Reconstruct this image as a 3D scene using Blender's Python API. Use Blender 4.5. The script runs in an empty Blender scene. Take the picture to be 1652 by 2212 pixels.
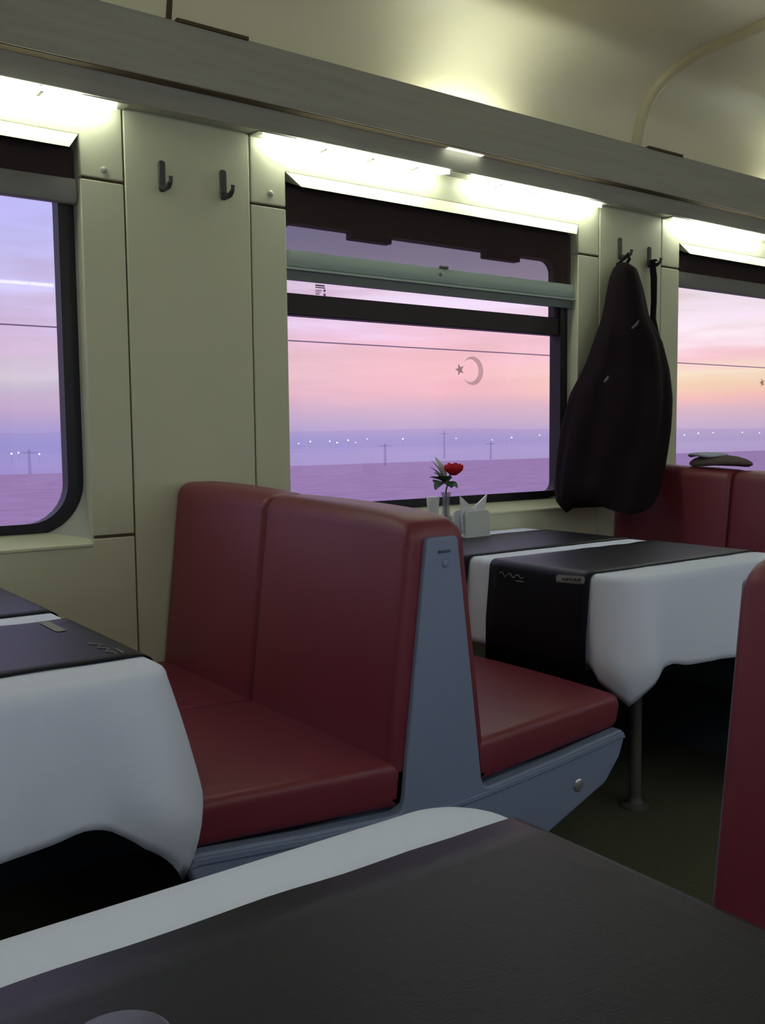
import bpy, bmesh, math, random
from mathutils import Vector, Matrix, noise
random.seed(7)
C = bpy.context.scene
COL = C.collection
PI = math.pi
EYE = 1.07                       # height of the camera above the floor

# ------------------------------------------------------------------ camera
cam_d = bpy.data.cameras.new('camera'); cam = bpy.data.objects.new('camera', cam_d); COL.objects.link(cam)
yaw, pit, rol = math.radians(36.4204), math.radians(4.7021), math.radians(-0.578)
fw = Vector((math.sin(yaw)*math.cos(pit), math.cos(yaw)*math.cos(pit), -math.sin(pit)))
rt = Vector((math.cos(yaw), -math.sin(yaw), 0)); up = rt.cross(fw)
r2 = rt*math.cos(rol)+up*math.sin(rol); u2 = -rt*math.sin(rol)+up*math.cos(rol)
cam.matrix_world = Matrix(((r2.x, u2.x, -fw.x, 0), (r2.y, u2.y, -fw.y, 0), (r2.z, u2.z, -fw.z, EYE), (0, 0, 0, 1)))
cam_d.sensor_fit = 'HORIZONTAL'; cam_d.sensor_width = 36.0
cam_d.lens = 36.0*2038.0/1652.0
cam_d.clip_start = 0.02; cam_d.clip_end = 9000
C.camera = cam
C.view_settings.view_transform = 'Standard'
C.view_settings.look = 'None'
C.view_settings.exposure = 0.0
C.view_settings.gamma = 1.0
C.view_settings.use_curve_mapping = False

# ------------------------------------------------------------------ light levels
SKY = 1.0            # world strength
LAMP = 19.0          # strips above the windows
UPLIGHT = 68.0       # hidden lamps behind the cove

# ------------------------------------------------------------------ materials
def lin(r, g, b):
    f = lambda c: (c/255.0/12.92) if c/255.0 <= 0.04045 else ((c/255.0+0.055)/1.055)**2.4
    return (f(r), f(g), f(b), 1.0)
def mat(name, col, rough=0.5, spec=0.5, metal=0.0, bump=0.0, bscale=200.0, vary=0.0, vscale=8.0, coat=0.0, sheen=0.0, stretch=None, tint=None):
    m = bpy.data.materials.new(name); m.use_nodes = True
    nt = m.node_tree; b = nt.nodes['Principled BSDF']
    b.inputs['Base Color'].default_value = (*col[:3], 1)
    b.inputs['Roughness'].default_value = rough
    b.inputs['Specular IOR Level'].default_value = spec
    b.inputs['Metallic'].default_value = metal
    b.inputs['Coat Weight'].default_value = coat
    b.inputs['Sheen Weight'].default_value = sheen
    if tint: b.inputs['Specular Tint'].default_value = (*tint, 1)
    if bump or vary:
        tc = nt.nodes.new('ShaderNodeTexCoord'); mp = nt.nodes.new('ShaderNodeMapping')
        nt.links.new(tc.outputs['Object'], mp.inputs['Vector'])
        if stretch: mp.inputs['Scale'].default_value = stretch
    if bump:
        n = nt.nodes.new('ShaderNodeTexNoise'); n.inputs['Scale'].default_value = bscale; n.inputs['Detail'].default_value = 3
        nt.links.new(mp.outputs['Vector'], n.inputs['Vector'])
        bp = nt.nodes.new('ShaderNodeBump'); bp.inputs['Strength'].default_value = bump; bp.inputs['Distance'].default_value = 0.002
        nt.links.new(n.outputs['Fac'], bp.inputs['Height']); nt.links.new(bp.outputs['Normal'], b.inputs['Normal'])
    if vary:
        n2 = nt.nodes.new('ShaderNodeTexNoise'); n2.inputs['Scale'].default_value = vscale; n2.inputs['Detail'].default_value = 4
        nt.links.new(mp.outputs['Vector'], n2.inputs['Vector'])
        mr = nt.nodes.new('ShaderNodeMapRange'); mr.inputs['To Min'].default_value = 1-vary; mr.inputs['To Max'].default_value = 1+vary
        nt.links.new(n2.outputs['Fac'], mr.inputs['Value'])
        mx = nt.nodes.new('ShaderNodeVectorMath'); mx.operation = 'SCALE'; mx.inputs[0].default_value = col[:3]
        nt.links.new(mr.outputs['Result'], mx.inputs['Scale']); nt.links.new(mx.outputs['Vector'], b.inputs['Base Color'])
    return m
def emit(name, col, s):
    m = bpy.data.materials.new(name); m.use_nodes = True; nt = m.node_tree; nt.nodes.clear()
    e = nt.nodes.new('ShaderNodeEmission'); e.inputs['Color'].default_value = (*col, 1); e.inputs['Strength'].default_value = s
    o = nt.nodes.new('ShaderNodeOutputMaterial'); nt.links.new(e.outputs[0], o.inputs[0]); return m
def see_through(name, col, fac, gloss=None, rough=0.8):
    """a mix of clear transmission and a plain surface; fac = share of the surface; gloss = fresnel coating"""
    m = bpy.data.materials.new(name); m.use_nodes = True; nt = m.node_tree; nt.nodes.clear()
    t = nt.nodes.new('ShaderNodeBsdfTransparent'); o = nt.nodes.new('ShaderNodeOutputMaterial'); mx = nt.nodes.new('ShaderNodeMixShader')
    if gloss is not None:
        t.inputs['Color'].default_value = (*col, 1)
        g = nt.nodes.new('ShaderNodeBsdfGlossy'); g.inputs['Roughness'].default_value = 0.02
        lw = nt.nodes.new('ShaderNodeLayerWeight'); lw.inputs['Blend'].default_value = 0.5
        pw = nt.nodes.new('ShaderNodeMath'); pw.operation = 'POWER'; pw.inputs[1].default_value = 4.0; nt.links.new(lw.outputs['Facing'], pw.inputs[0])
        fr = nt.nodes.new('ShaderNodeMath'); fr.operation = 'MULTIPLY_ADD'; fr.inputs[1].default_value = 0.6; fr.inputs[2].default_value = gloss; nt.links.new(pw.outputs[0], fr.inputs[0])
        nt.links.new(fr.outputs[0], mx.inputs[0]); nt.links.new(g.outputs[0], mx.inputs[2])
    else:
        d = nt.nodes.new('ShaderNodeBsdfDiffuse'); d.inputs['Color'].default_value = (*col, 1)
        mx.inputs[0].default_value = fac; nt.links.new(d.outputs[0], mx.inputs[2])
    nt.links.new(t.outputs[0], mx.inputs[1]); nt.links.new(mx.outputs[0], o.inputs[0]); return m

M = dict(
 wall=mat('wall laminate', (0.585, 0.60, 0.43), 0.45, 0.4, bump=0.15, bscale=600),
 ceil=mat('ceiling laminate', (0.80, 0.755, 0.53), 0.38, 0.5),
 seam_shade=mat('seam shadow', (0.10, 0.075, 0.045), 0.8, 0.2),
 rib=mat('ceiling rib', (0.62, 0.57, 0.34), 0.4, 0.4),
 fascia=mat('brushed cove fascia', (0.34, 0.335, 0.28), 0.42, 0.5, vary=0.18, vscale=60, stretch=(0.06, 1, 1)),
 gasket=mat('black rubber gasket', (0.012, 0.011, 0.016), 0.45, 0.4),
 frame=mat('dark window frame', (0.022, 0.014, 0.016), 0.5, 0.4),
 reveal=mat('grey reveal', (0.45, 0.47, 0.42), 0.4, 0.5),
 rail=mat('grey green blind rail', (0.32, 0.40, 0.37), 0.35, 0.6),
 rail_grey=mat('grey blind rail', (0.22, 0.215, 0.205), 0.45, 0.5),
 rail_dark=mat('dark blind rail', (0.12, 0.15, 0.14), 0.4, 0.5),
 blind=see_through('translucent blind cloth', (0.09, 0.065, 0.06), 0.48),
 pane=see_through('window glass', (0.985, 0.985, 0.985), 0, gloss=0.012),
 etch=see_through('etched film', (0.36, 0.28, 0.34), 0.48),
 sticker=see_through('grey print', (0.22, 0.18, 0.25), 0.75),
 hook=mat('dark hook metal', (0.035, 0.035, 0.033), 0.4, 0.6),
 cap=mat('cream screw cap', (0.5, 0.5, 0.4), 0.4, 0.5),
 red=mat('red leatherette', (0.165, 0.024, 0.040), 0.42, 0.45, bump=0.12, bscale=500, vary=0.06, vscale=6),
 blue=mat('blue grey moulding', (0.20, 0.245, 0.38), 0.45, 0.4),
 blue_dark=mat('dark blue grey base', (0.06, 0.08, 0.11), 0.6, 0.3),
 chrome=mat('bright metal', (0.6, 0.62, 0.66), 0.25, 0.5, metal=0.8),
 steel=mat('grey steel', (0.16, 0.15, 0.135), 0.4, 0.5, metal=0.3),
 cloth=mat('white table linen', (0.68, 0.735, 0.90), 0.85, 0.2, bump=0.25, bscale=900),
 runner=mat('charcoal runner weave', (0.0060, 0.0060, 0.0060), 0.38, 0.30, bump=0.22, bscale=700, vary=0.25, vscale=50, stretch=(0.25, 3, 1), tint=(0.58, 0.62, 1.0)),
 print=mat('pale woven print', (0.22, 0.22, 0.22), 0.7, 0.3),
 top=mat('tabletop laminate', (0.20, 0.19, 0.18), 0.4, 0.4),
 carpet=mat('olive carpet', (0.105, 0.105, 0.070), 0.95, 0.1, bump=0.5, bscale=500, vary=0.25, vscale=90),
 coat=mat('dark coat wool', (0.011, 0.006, 0.009), 0.9, 0.15, bump=0.4, bscale=300),
 coat_trim=mat('coat zip', (0.10, 0.075, 0.085), 0.5, 0.5),
 ceramic=mat('white ceramic', (0.62, 0.66, 0.66), 0.35, 0.5),
 paper=mat('white paper napkin', (0.72, 0.74, 0.74), 0.9, 0.1),
 rose=mat('red petals', (0.55, 0.008, 0.02), 0.6, 0.3),
 leaf=mat('green leaves', (0.075, 0.15, 0.06), 0.6, 0.3),
 leaf_pale=mat('pale green sprig', (0.42, 0.48, 0.46), 0.7, 0.3),
 tweed=mat('grey brown tweed', (0.13, 0.105, 0.10), 0.9, 0.1, bump=0.4, bscale=300),
 tweed_top=mat('pale blue lining', (0.45, 0.47, 0.62), 0.9, 0.1),
 tumbler=see_through('cloudy glass', (0.36, 0.34, 0.42), 0.35),
 field=mat('ploughed field', (0.50, 0.31, 0.52), 0.95, 0.05, vary=0.55, vscale=4.0, stretch=(0.15, 1.1, 1)),
 hill=see_through('hazed hill', (0.40, 0.36, 0.70), 0.11),  # haze put into the lilac colour and the thin see-through mix
 wire=mat('overhead wire', (0.34, 0.22, 0.30), 0.6, 0.3),
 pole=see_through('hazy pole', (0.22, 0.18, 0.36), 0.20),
 lamp=emit('lamp diffuser', (0.95, 1.0, 0.83), LAMP),
 uplight=emit('uplight tube', (0.93, 1.0, 0.90), UPLIGHT),
 notch=emit('small reading lamp', (0.95, 1.0, 0.80), 14.0),
 town=emit('town lamp', (1.0, 0.93, 1.0), 6.0),
)

# ------------------------------------------------------------------ sky (dusk: bands of colour by height, warmer to the right)
w = bpy.data.worlds.new('dusk'); C.world = w; w.use_nodes = True
nt = w.node_tree; nt.nodes.clear()
N = nt.nodes.new; Lk = nt.links.new
tc = N('ShaderNodeTexCoord'); sep = N('ShaderNodeSeparateXYZ'); Lk(tc.outputs['Generated'], sep.inputs[0])
def math_n(op, a=None, b=None, clamp=False):
    n = N('ShaderNodeMath'); n.operation = op; n.use_clamp = clamp
    for i, v in enumerate((a, b)):
        if v is None: continue
        if isinstance(v, (int, float)): n.inputs[i].default_value = v
        else: Lk(v, n.inputs[i])
    return n.outputs[0]
# streaky clouds: noise stretched along the horizon
mp = N('ShaderNodeMapping'); mp.inputs['Scale'].default_value = (2.2, 2.2, 17.0); mp.inputs['Rotation'].default_value = (0.05, -0.06, 0.0)
Lk(tc.outputs['Generated'], mp.inputs[0])
cn = N('ShaderNodeTexNoise'); cn.inputs['Scale'].default_value = 2.0; cn.inputs['Detail'].default_value = 5; cn.inputs['Roughness'].default_value = 0.55
Lk(mp.outputs[0], cn.inputs['Vector'])
c0 = math_n('SUBTRACT', cn.outputs['Fac'], 0.5)
above = N('ShaderNodeMapRange'); above.clamp = True
above.inputs['From Min'].default_value = 0.02; above.inputs['From Max'].default_value = 0.12
Lk(sep.outputs['Z'], above.inputs['Value'])
wob = math_n('MULTIPLY', math_n('MULTIPLY', c0, 0.15), above.outputs[0])
zz = math_n('ADD', sep.outputs['Z'], wob)
pos = math_n('ADD', math_n('MULTIPLY', zz, 2.0), 0.2)         # ramp: z -0.1..0.4 -> 0..1
def ramp(stops):
    r = N('ShaderNodeValToRGB'); e = r.color_ramp.elements
    while len(e) > 1: e.remove(e[-1])
    e[0].position = 0.0
    for i, (z, c) in enumerate(stops):
        p = min(1, max(0, z*2+0.2))
        q = e[0] if i == 0 else e.new(p)
        q.color = lin(*c)
    Lk(pos, r.inputs[0]); return r.outputs[0]
top = (214, 208, 238)
rl = ramp([(-0.1, (140, 118, 178)), (-0.035, (162, 146, 208)), (-0.006, (163, 155, 216)), (0.012, (178, 160, 212)), (0.030, (198, 172, 208)), (0.052, (205, 192, 214)), (0.066, (212, 200, 216)), (0.088, (217, 190, 220)), (0.13, (211, 192, 232)), (0.175, (203, 198, 250)), (0.217, (194, 190, 250)), (0.30, (175, 175, 235)), (0.4, top)])
rm = ramp([(-0.1, (150, 125, 172)), (-0.035, (174, 156, 208)), (-0.006, (176, 160, 214)), (0.009, (200, 175, 212)), (0.028, (222, 184, 207)), (0.0425, (250, 192, 205)), (0.066, (255, 198, 208)), (0.095, (253, 203, 222)), (0.114, (246, 208, 238)), (0.1325, (250, 226, 250)), (0.156, (240, 222, 254)), (0.22, (196, 182, 232)), (0.4, top)])
rr = ramp([(-0.1, (150, 125, 172)), (-0.035, (174, 156, 208)), (-0.013, (186, 166, 212)), (0.005, (206, 182, 216)), (0.022, (228, 190, 208)), (0.034, (255, 200, 196)), (0.048, (255, 218, 190)), (0.066, (255, 232, 208)), (0.080, (255, 205, 214)), (0.092, (254, 214, 226)), (0.1135, (255, 238, 248)), (0.144, (250, 226, 252)), (0.2, (215, 195, 240)), (0.4, top)])
az = math_n('ARCTAN2', sep.outputs['X'], sep.outputs['Y'])
def mrange(src, a, b):
    n = N('ShaderNodeMapRange'); n.clamp = True; n.inputs['From Min'].default_value = a; n.inputs['From Max'].default_value = b; Lk(src, n.inputs['Value']); return n.outputs[0]
def mixc(f, a, b):
    n = N('ShaderNodeMix'); n.data_type = 'RGBA'; Lk(f, n.inputs[0]); Lk(a, n.inputs[6]); Lk(b, n.inputs[7]); return n.outputs[2]
sky = mixc(mrange(az, math.radians(17), math.radians(38)), rl, rm)
sky = mixc(mrange(az, math.radians(42), math.radians(54)), sky, rr)
# the far side of the sky (behind the sunset) is darker and bluer
dim = N('ShaderNodeRGB'); dim.outputs[0].default_value = (0.62, 0.68, 0.88, 1)
sky = mixc(mrange(sep.outputs['Y'], 0.15, -0.25), sky, dim.outputs[0])
# thin bright cloud streaks
br = math_n('ADD', math_n('MULTIPLY', math_n('MULTIPLY', c0, 0.75), above.outputs[0]), 1.0)
hs = N('ShaderNodeVectorMath'); hs.operation = 'SCALE'; Lk(sky, hs.inputs[0]); Lk(br, hs.inputs['Scale'])
bg = N('ShaderNodeBackground'); Lk(hs.outputs['Vector'], bg.inputs['Color']); bg.inputs['Strength'].default_value = SKY
wo = N('ShaderNodeOutputWorld'); Lk(bg.outputs[0], wo.inputs[0])

# ------------------------------------------------------------------ mesh helpers
def obj(name, bm, m, parent=None, smooth=40, bevel=0.0, seg=2):
    me = bpy.data.meshes.new(name)
    bmesh.ops.recalc_face_normals(bm, faces=bm.faces)
    bm.to_mesh(me); bm.free()
    for p in me.polygons: p.use_smooth = True
    me.set_sharp_from_angle(angle=math.radians(smooth))
    for mm in (m if isinstance(m, (list, tuple)) else [m]): me.materials.append(M[mm] if isinstance(mm, str) else mm)
    o = bpy.data.objects.new(name, me); COL.objects.link(o)
    if parent:
        o.parent = parent; o.matrix_parent_inverse = Matrix.Translation(-parent.location)
    if bevel:
        b = o.modifiers.new('bevel', 'BEVEL'); b.width = bevel; b.segments = seg; b.limit_method = 'ANGLE'; b.angle_limit = math.radians(40)
    return o
def tag(o, label, cat, group=None):
    o['label'] = label; o['category'] = cat
    if group: o['group'] = group
    return o
def thing(name, loc, label, cat, group=None):
    o = bpy.data.objects.new(name, None); o.empty_display_size = 0.05; COL.objects.link(o); o.location = loc
    return tag(o, label, cat, group)
def struct(o): o['kind'] = 'structure'; return o
def box(bm, x0, x1, y0, y1, z0, z1):
    v = [bm.verts.new((x, y, z)) for x in (x0, x1) for y in (y0, y1) for z in (z0, z1)]
    for f in ((0, 1, 3, 2), (4, 6, 7, 5), (0, 4, 5, 1), (2, 3, 7, 6), (0, 2, 6, 4), (1, 5, 7, 3)): bm.faces.new([v[i] for i in f])
def prism(bm, pts, axis, a, b):
    """extrude the polygon pts along an axis; axis 'x': pts=(y,z); 'y': pts=(x,z); 'z': pts=(x,y)"""
    def P(p, t): return {'x': (t, p[0], p[1]), 'y': (p[0], t, p[1]), 'z': (p[0], p[1], t)}[axis]
    A = [bm.verts.new(P(p, a)) for p in pts]; B = [bm.verts.new(P(p, b)) for p in pts]
    bm.faces.new(A); bm.faces.new(B[::-1]); n = len(pts)
    for i in range(n): bm.faces.new((A[i], A[(i+1) % n], B[(i+1) % n], B[i]))
def loft(bm, rings, close=True, cap=True):
    R = [[bm.verts.new(p) for p in r] for r in rings]
    n = len(R[0])
    for a, b in zip(R, R[1:]):
        for i in range(n if close else n-1):
            j = (i+1) % n; bm.faces.new((a[i], a[j], b[j], b[i]))
    if cap and close: bm.faces.new(R[0]); bm.faces.new(R[-1][::-1])
    return R
def tube(bm, pts, r, seg=10):
    pts = [Vector(p) for p in pts]; rings = []
    rs = r if isinstance(r, (list, tuple)) else [r]*len(pts)
    for i, p in enumerate(pts):
        d = (pts[min(i+1, len(pts)-1)]-pts[max(i-1, 0)]).normalized()
        ref = Vector((0, 0, 1)) if abs(d.z) < 0.9 else Vector((1, 0, 0))
        a = d.cross(ref).normalized(); b = d.cross(a)
        rings.append([p+(a*math.cos(2*PI*k/seg)+b*math.sin(2*PI*k/seg))*rs[i] for k in range(seg)])
    loft(bm, rings)
def lathe(bm, prof, c, seg=24):
    loft(bm, [[(c[0]+r*math.cos(2*PI*k/seg), c[1]+r*math.sin(2*PI*k/seg), c[2]+z) for k in range(seg)] for r, z in prof])
def fillet(pts, radii, n=6):
    out = []; L = len(pts)
    for i, p in enumerate(pts):
        r = radii[i] if isinstance(radii, (list, tuple)) else radii
        p = Vector(p); a = Vector(pts[i-1]); b = Vector(pts[(i+1) % L])
        if r <= 0: out.append(tuple(p)); continue
        u = (a-p).normalized(); v = (b-p).normalized(); ang = u.angle(v)
        t = min(r/math.tan(ang/2), 0.49*(a-p).length, 0.49*(b-p).length); rr_ = t*math.tan(ang/2)
        c = p+(u+v).normalized()*(rr_/math.sin(ang/2))
        s = p+u*t-c; e = p+v*t-c; tot = s.angle(e)
        cr = s.x*e.y-s.y*e.x; sg = 1 if cr > 0 else -1
        for k in range(n+1):
            q = tot*k/n*sg; out.append((c.x+s.x*math.cos(q)-s.y*math.sin(q), c.y+s.x*math.sin(q)+s.y*math.cos(q)))
    return out
def rrect(x0, x1, z0, z1, rad, n=8):
    return fillet([(x0, z0), (x1, z0), (x1, z1), (x0, z1)], rad, n)
def ring_plate(bm, inner, outer, y0, y1):
    n = len(inner); V = [[bm.verts.new((p[0], y, p[1])) for p in c] for c, y in ((inner, y0), (outer, y0), (outer, y1), (inner, y1))]
    for a, b in ((0, 1), (1, 2), (2, 3), (3, 0)):
        for i in range(n):
            j = (i+1) % n; bm.faces.new((V[a][i], V[a][j], V[b][j], V[b][i]))
def inset(pts, d):
    """move a counter-clockwise or clockwise polygon inwards by d"""
    n = len(pts); area = sum(pts[i][0]*pts[(i+1) % n][1]-pts[(i+1) % n][0]*pts[i][1] for i in range(n)); s = 1 if area > 0 else -1
    out = []
    for i in range(n):
        a = Vector(pts[i-1]); b = Vector(pts[i]); c = Vector(pts[(i+1) % n])
        t = ((b-a).normalized()+(c-b).normalized())
        t = t.normalized() if t.length > 1e-6 else (c-b).normalized()
        out.append((b.x-t.y*s*d, b.y+t.x*s*d))
    return out
def cushion(bm, prof, ya, yb, r=0.022, k=5, puff=0.0, fall=0.0, tilt=None):
    """profile (x,z) swept along y with rounded ends"""
    st = [(0, r)]+[(r*(1-math.cos(PI/2*i/k)), r*(1-math.sin(PI/2*i/k))) for i in range(1, k+1)]
    rings = []; s = 1 if yb > ya else -1; L = abs(yb-ya)
    seq = [(d, i) for d, i in st]
    mid = [(L*t, -puff*math.sin(PI*t)) for t in (0.2, 0.35, 0.5, 0.65, 0.8)] if puff else []
    if fall: seq += [(0.030, 0), (0.042, 0), (0.056, 0), (0.072, 0)]
    seq += mid+[(L-d, i) for d, i in reversed(st)]
    for d, i in seq:
        q = inset(prof, i) if abs(i) > 1e-6 else prof
        if tilt is not None:        # the top edge sinks a little from the wall to the aisle
            zt_ = max(p[1] for p in q); zb_ = min(p[1] for p in q)
            q = [(p[0], p[1]-0.030*abs(tilt-(ya+s*d))*(p[1]-zb_)/(zt_-zb_)) for p in q]
        if fall:
            zt_ = max(p[1] for p in q); zb_ = min(p[1] for p in q); R_ = 0.07; e = max(0.0, 1-d/R_)
            q = [(p[0], p[1]-fall*(1-math.sqrt(max(0.0, 1-e*e)))*((p[1]-zb_)/(zt_-zb_))**3) for p in q]
        rings.append([(p[0], ya+s*d, p[1]) for p in q])
    loft(bm, rings)

# ------------------------------------------------------------------ the coach
D = 2.29            # window wall, inner face
YF = -0.35          # opposite wall
X0, X1 = -2.95, 7.80
PITCH = 1.75
WC = [0.21+PITCH*k for k in range(-1, 4)]       # window centres
HW = 0.59                                       # half width of a window opening
ZS, ZT = 0.805, 1.79                            # opening bottom and top

bm = bmesh.new(); box(bm, X0-.1, X1+.1, YF-.15, D+.15, -0.10, 0.0); struct(obj('floor', bm, 'carpet'))

def wall_boxes(bm, y0, y1, centres):
    gap = 0.0035; edges = [X0]
    for c in centres:
        a, b = c-0.698, c+0.698
        if a > edges[-1]+0.02: box(bm, edges[-1]+gap, a-gap, y0, y1, 0, 1.93)       # panel between windows
        prism(bm, [(a, 0.0), (b, 0.0), (b, 0.823-gap), (c+HW, 0.823-gap), (c+HW, ZS), (c-HW, ZS), (c-HW, 0.823-gap), (a, 0.823-gap)], 'y', y0, y1)
        box(bm, a, c-HW, y0, y1, 0.823+gap, 1.693-gap); box(bm, c+HW, b, y0, y1, 0.823+gap, 1.693-gap)
        prism(bm, [(a, 1.93), (a, 1.693+gap), (c-HW, 1.693+gap), (c-HW, ZT), (c+HW, ZT), (c+HW, 1.693+gap), (b, 1.693+gap), (b, 1.93)], 'y', y0, y1)
        edges.append(b)
    if edges[-1] < X1: box(bm, edges[-1]+gap, X1, y0, y1, 0, 1.93)
bm = bmesh.new(); wall_boxes(bm, D, D+0.10, WC); struct(obj('wall_back', bm, 'wall', bevel=0.003))
bm = bmesh.new()                                  # dark backing seen in the joints
for c in WC:
    for s in (-1, 1):
        xs = sorted((c+s*0.60, c+s*0.72)); box(bm, xs[0], xs[1], D+0.008, D+0.012, 0.81, 1.92)
        box(bm, c+s*0.698-.006, c+s*0.698+.006, D+0.006, D+0.012, 0, 1.92)
struct(obj('trim_1', bm, 'seam_shade'))
bm = bmesh.new(); wall_boxes(bm, YF-0.10, YF, WC); struct(obj('wall_front', bm, 'wall'))
bm = bmesh.new(); box(bm, X0-.1, X0, YF-.15, D+.15, 0, 2.5); struct(obj('wall_left', bm, 'wall'))
bm = bmesh.new(); box(bm, X1, X1+.1, YF-.15, D+.15, 0, 2.5); struct(obj('wall_right', bm, 'wall'))

# ceiling: coved profile, run along the coach
YM = (D+YF)/2
def ceil_prof(dn=0.0, n=10):
    half = [(D+0.02, 1.90), (2.235, 1.96), (2.222, 2.05), (2.205, 2.13)]
    ctl = [(2.205, 2.13), (2.175, 2.245), (2.085, 2.300), (1.93, 2.318)]
    for i in range(1, n+1):
        t = i/n; u = 1-t
        half.append(tuple(u**3*a+3*u*u*t*b+3*u*t*t*c+t**3*d for a, b, c, d in zip(*ctl)))
    half += [(1.6, 2.330), (1.3, 2.337), (YM, 2.340)]
    half = [half[0]]+[(y-dn*(1 if z < 2.28 else 0.3), z-dn*(1 if z > 2.2 else 0.2)) for y, z in half[1:]]
    return half+[(2*YM-y, z) for y, z in reversed(half[:-1])]
def ceil_strip(bm, xa, xb, dn, th):
    a = ceil_prof(dn); b = [(YM+(y-YM)*1.03, z+th) for y, z in a]
    prism(bm, a+b[::-1], 'x', xa, xb)
XR = 2.745
bm = bmesh.new(); ceil_strip(bm, X0, XR, 0.0, 0.05); ceil_strip(bm, XR, X1, 0.014, 0.05)
struct(obj('ceiling', bm, 'ceil', smooth=35))
# the rounded rib that arches over the coach
bm = bmesh.new()
path = ceil_prof(0.0)[1:-1]; rings = []
for i, (y, z) in enumerate(path):
    a = Vector(path[max(i-1, 0)]); b = Vector(path[min(i+1, len(path)-1)]); t = (b-a).normalized(); nrm = Vector((-t.y, t.x))
    if nrm.dot(Vector((YM, 1.2))-Vector((y, z))) < 0: nrm = -nrm
    rings.append([(XR+0.022*math.cos(q)+0.012, y+nrm.x*(0.028*math.sin(q)-0.004), z+nrm.y*(0.028*math.sin(q)-0.004)) for q in [PI*k/8 for k in range(9)]]+[(XR-0.01, y-nrm.x*0.01, z-nrm.y*0.01)])
loft(bm, rings); struct(obj('trim_2', bm, 'rib', smooth=60))
bm = bmesh.new(); path = [(y, z) for y, z in ceil_prof(0.002)[1:-1]]
b2 = [(YM+(y-YM)*1.01, z+0.01) for y, z in path]; prism(bm, path+b2[::-1], 'x', 0.998, 1.012)
struct(obj('trim_3', bm, 'seam_shade'))

bm = bmesh.new(); prism(bm, [(D-0.014, 0), (D-0.014, 0.19), (D-0.004, 0.20), (D, 0.20), (D, 0)], 'x', X0, X1); struct(obj('wall_foot_shade_back', bm, 'blue_dark'))  # dark strip added along the wall foot for the shade under the tables
# cove above the windows: tilted upper fascia overhanging a lower one
FAS = [(2.2875, 1.872), (2.232, 1.868), (2.208, 1.921), (2.172, 1.918), (2.150, 2.050), (2.158, 2.052), (2.19, 1.935), (2.2875, 1.935)]
def fascia(name, flip):
    f = (lambda y: 2*YM-y) if flip else (lambda y: y)
    bm = bmesh.new(); prism(bm, [(f(y), z) for y, z in FAS], 'x', X0, X1)
    o = struct(obj(name, bm, 'fascia', bevel=0.002))
    return o
fascia('trim_4', False); fascia('trim_5', True)
bm = bmesh.new()                                   # joint covers lying on the upper edge of the cove
for c in WC[:-1]:
    xm = c+PITCH/2; box(bm, xm-0.09, xm+0.10, 2.144, 2.162, 2.048, 2.056)
struct(obj('trim_6', bm, 'seam_shade'))

bm = bmesh.new(); box(bm, X0, X1, 2.176, 2.206, 1.9165, 1.9195); struct(obj('fascia_shade_strip', bm, 'seam_shade'))  # dark strip standing in for the shadow under the upper fascia
# lamps under the cove
def strip_lamp(c, flip, label, group=None):
    f = (lambda y: 2*YM-y) if flip else (lambda y: y)
    t = thing('strip_lamp', (c, f(2.262), 1.866), label, 'lamp', group)
    bm = bmesh.new(); box(bm, c-0.70, c+0.70, min(f(2.284), f(2.238)), max(f(2.284), f(2.238)), 1.866, 1.8705)
    obj('housing', bm, 'fascia', t)
    for s in (-1, 1):
        bm = bmesh.new(); a, b = c+s*0.045, c+s*0.675
        ys = (f(2.235), f(2.268))
        pts = [(a+s*.03, ys[1]), (a, ys[0]), (b-s*0.10, ys[0]), (b, (ys[0]+3*ys[1])/4), (b-s*.02, ys[1])]
        prism(bm, pts, 'z', 1.855, 1.866)
        d = obj('diffuser', bm, 'lamp', t)
        for q in (0.17, 0.33, 0.49):
            bm = bmesh.new(); box(bm, c+s*q-0.004, c+s*q+0.004, min(ys), max(ys), 1.853, 1.8662); obj('divider', bm, 'fascia', d)
    return t
def uplight(c, flip, label):
    f = (lambda y: 2*YM-y) if flip else (lambda y: y)
    t = thing('uplight', (c, f(2.19), 1.96), label, 'lamp')
    bm = bmesh.new(); box(bm, c-0.20, c+0.20, min(f(2.182), f(2.215)), max(f(2.182), f(2.215)), 1.936, 1.95); obj('housing', bm, 'fascia', t)
    bm = bmesh.new(); tube(bm, [(c-0.15, f(2.198), 1.966), (c+0.15, f(2.198), 1.966)], 0.009, 12); obj('tube', bm, 'uplight', t)
NM = ['window left of the picture', 'left window', 'middle window', 'right window', 'window beyond the right one']
for i, c in enumerate(WC):
    strip_lamp(c, False, 'glowing strip lamp under the grey cove above the %s' % NM[i])
    strip_lamp(c, True, 'unseen strip lamp over the opposite wall facing the %s' % NM[i])  # lamps out of view, put in to brighten the interior
    uplight(c, False, 'uplight hidden behind the cove top above the %s' % NM[i])
    uplight(c, True, 'uplight behind the opposite cove facing the %s' % NM[i])
c = WC[2]
t = thing('reading_light', (c, 2.19, 1.918), 'small light tucked under the upper cove edge above the middle window', 'lamp')
bm = bmesh.new(); box(bm, c-0.085, c+0.055, 2.192, 2.204, 1.9150, 1.9175); obj('lens', bm, 'notch', t)

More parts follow.
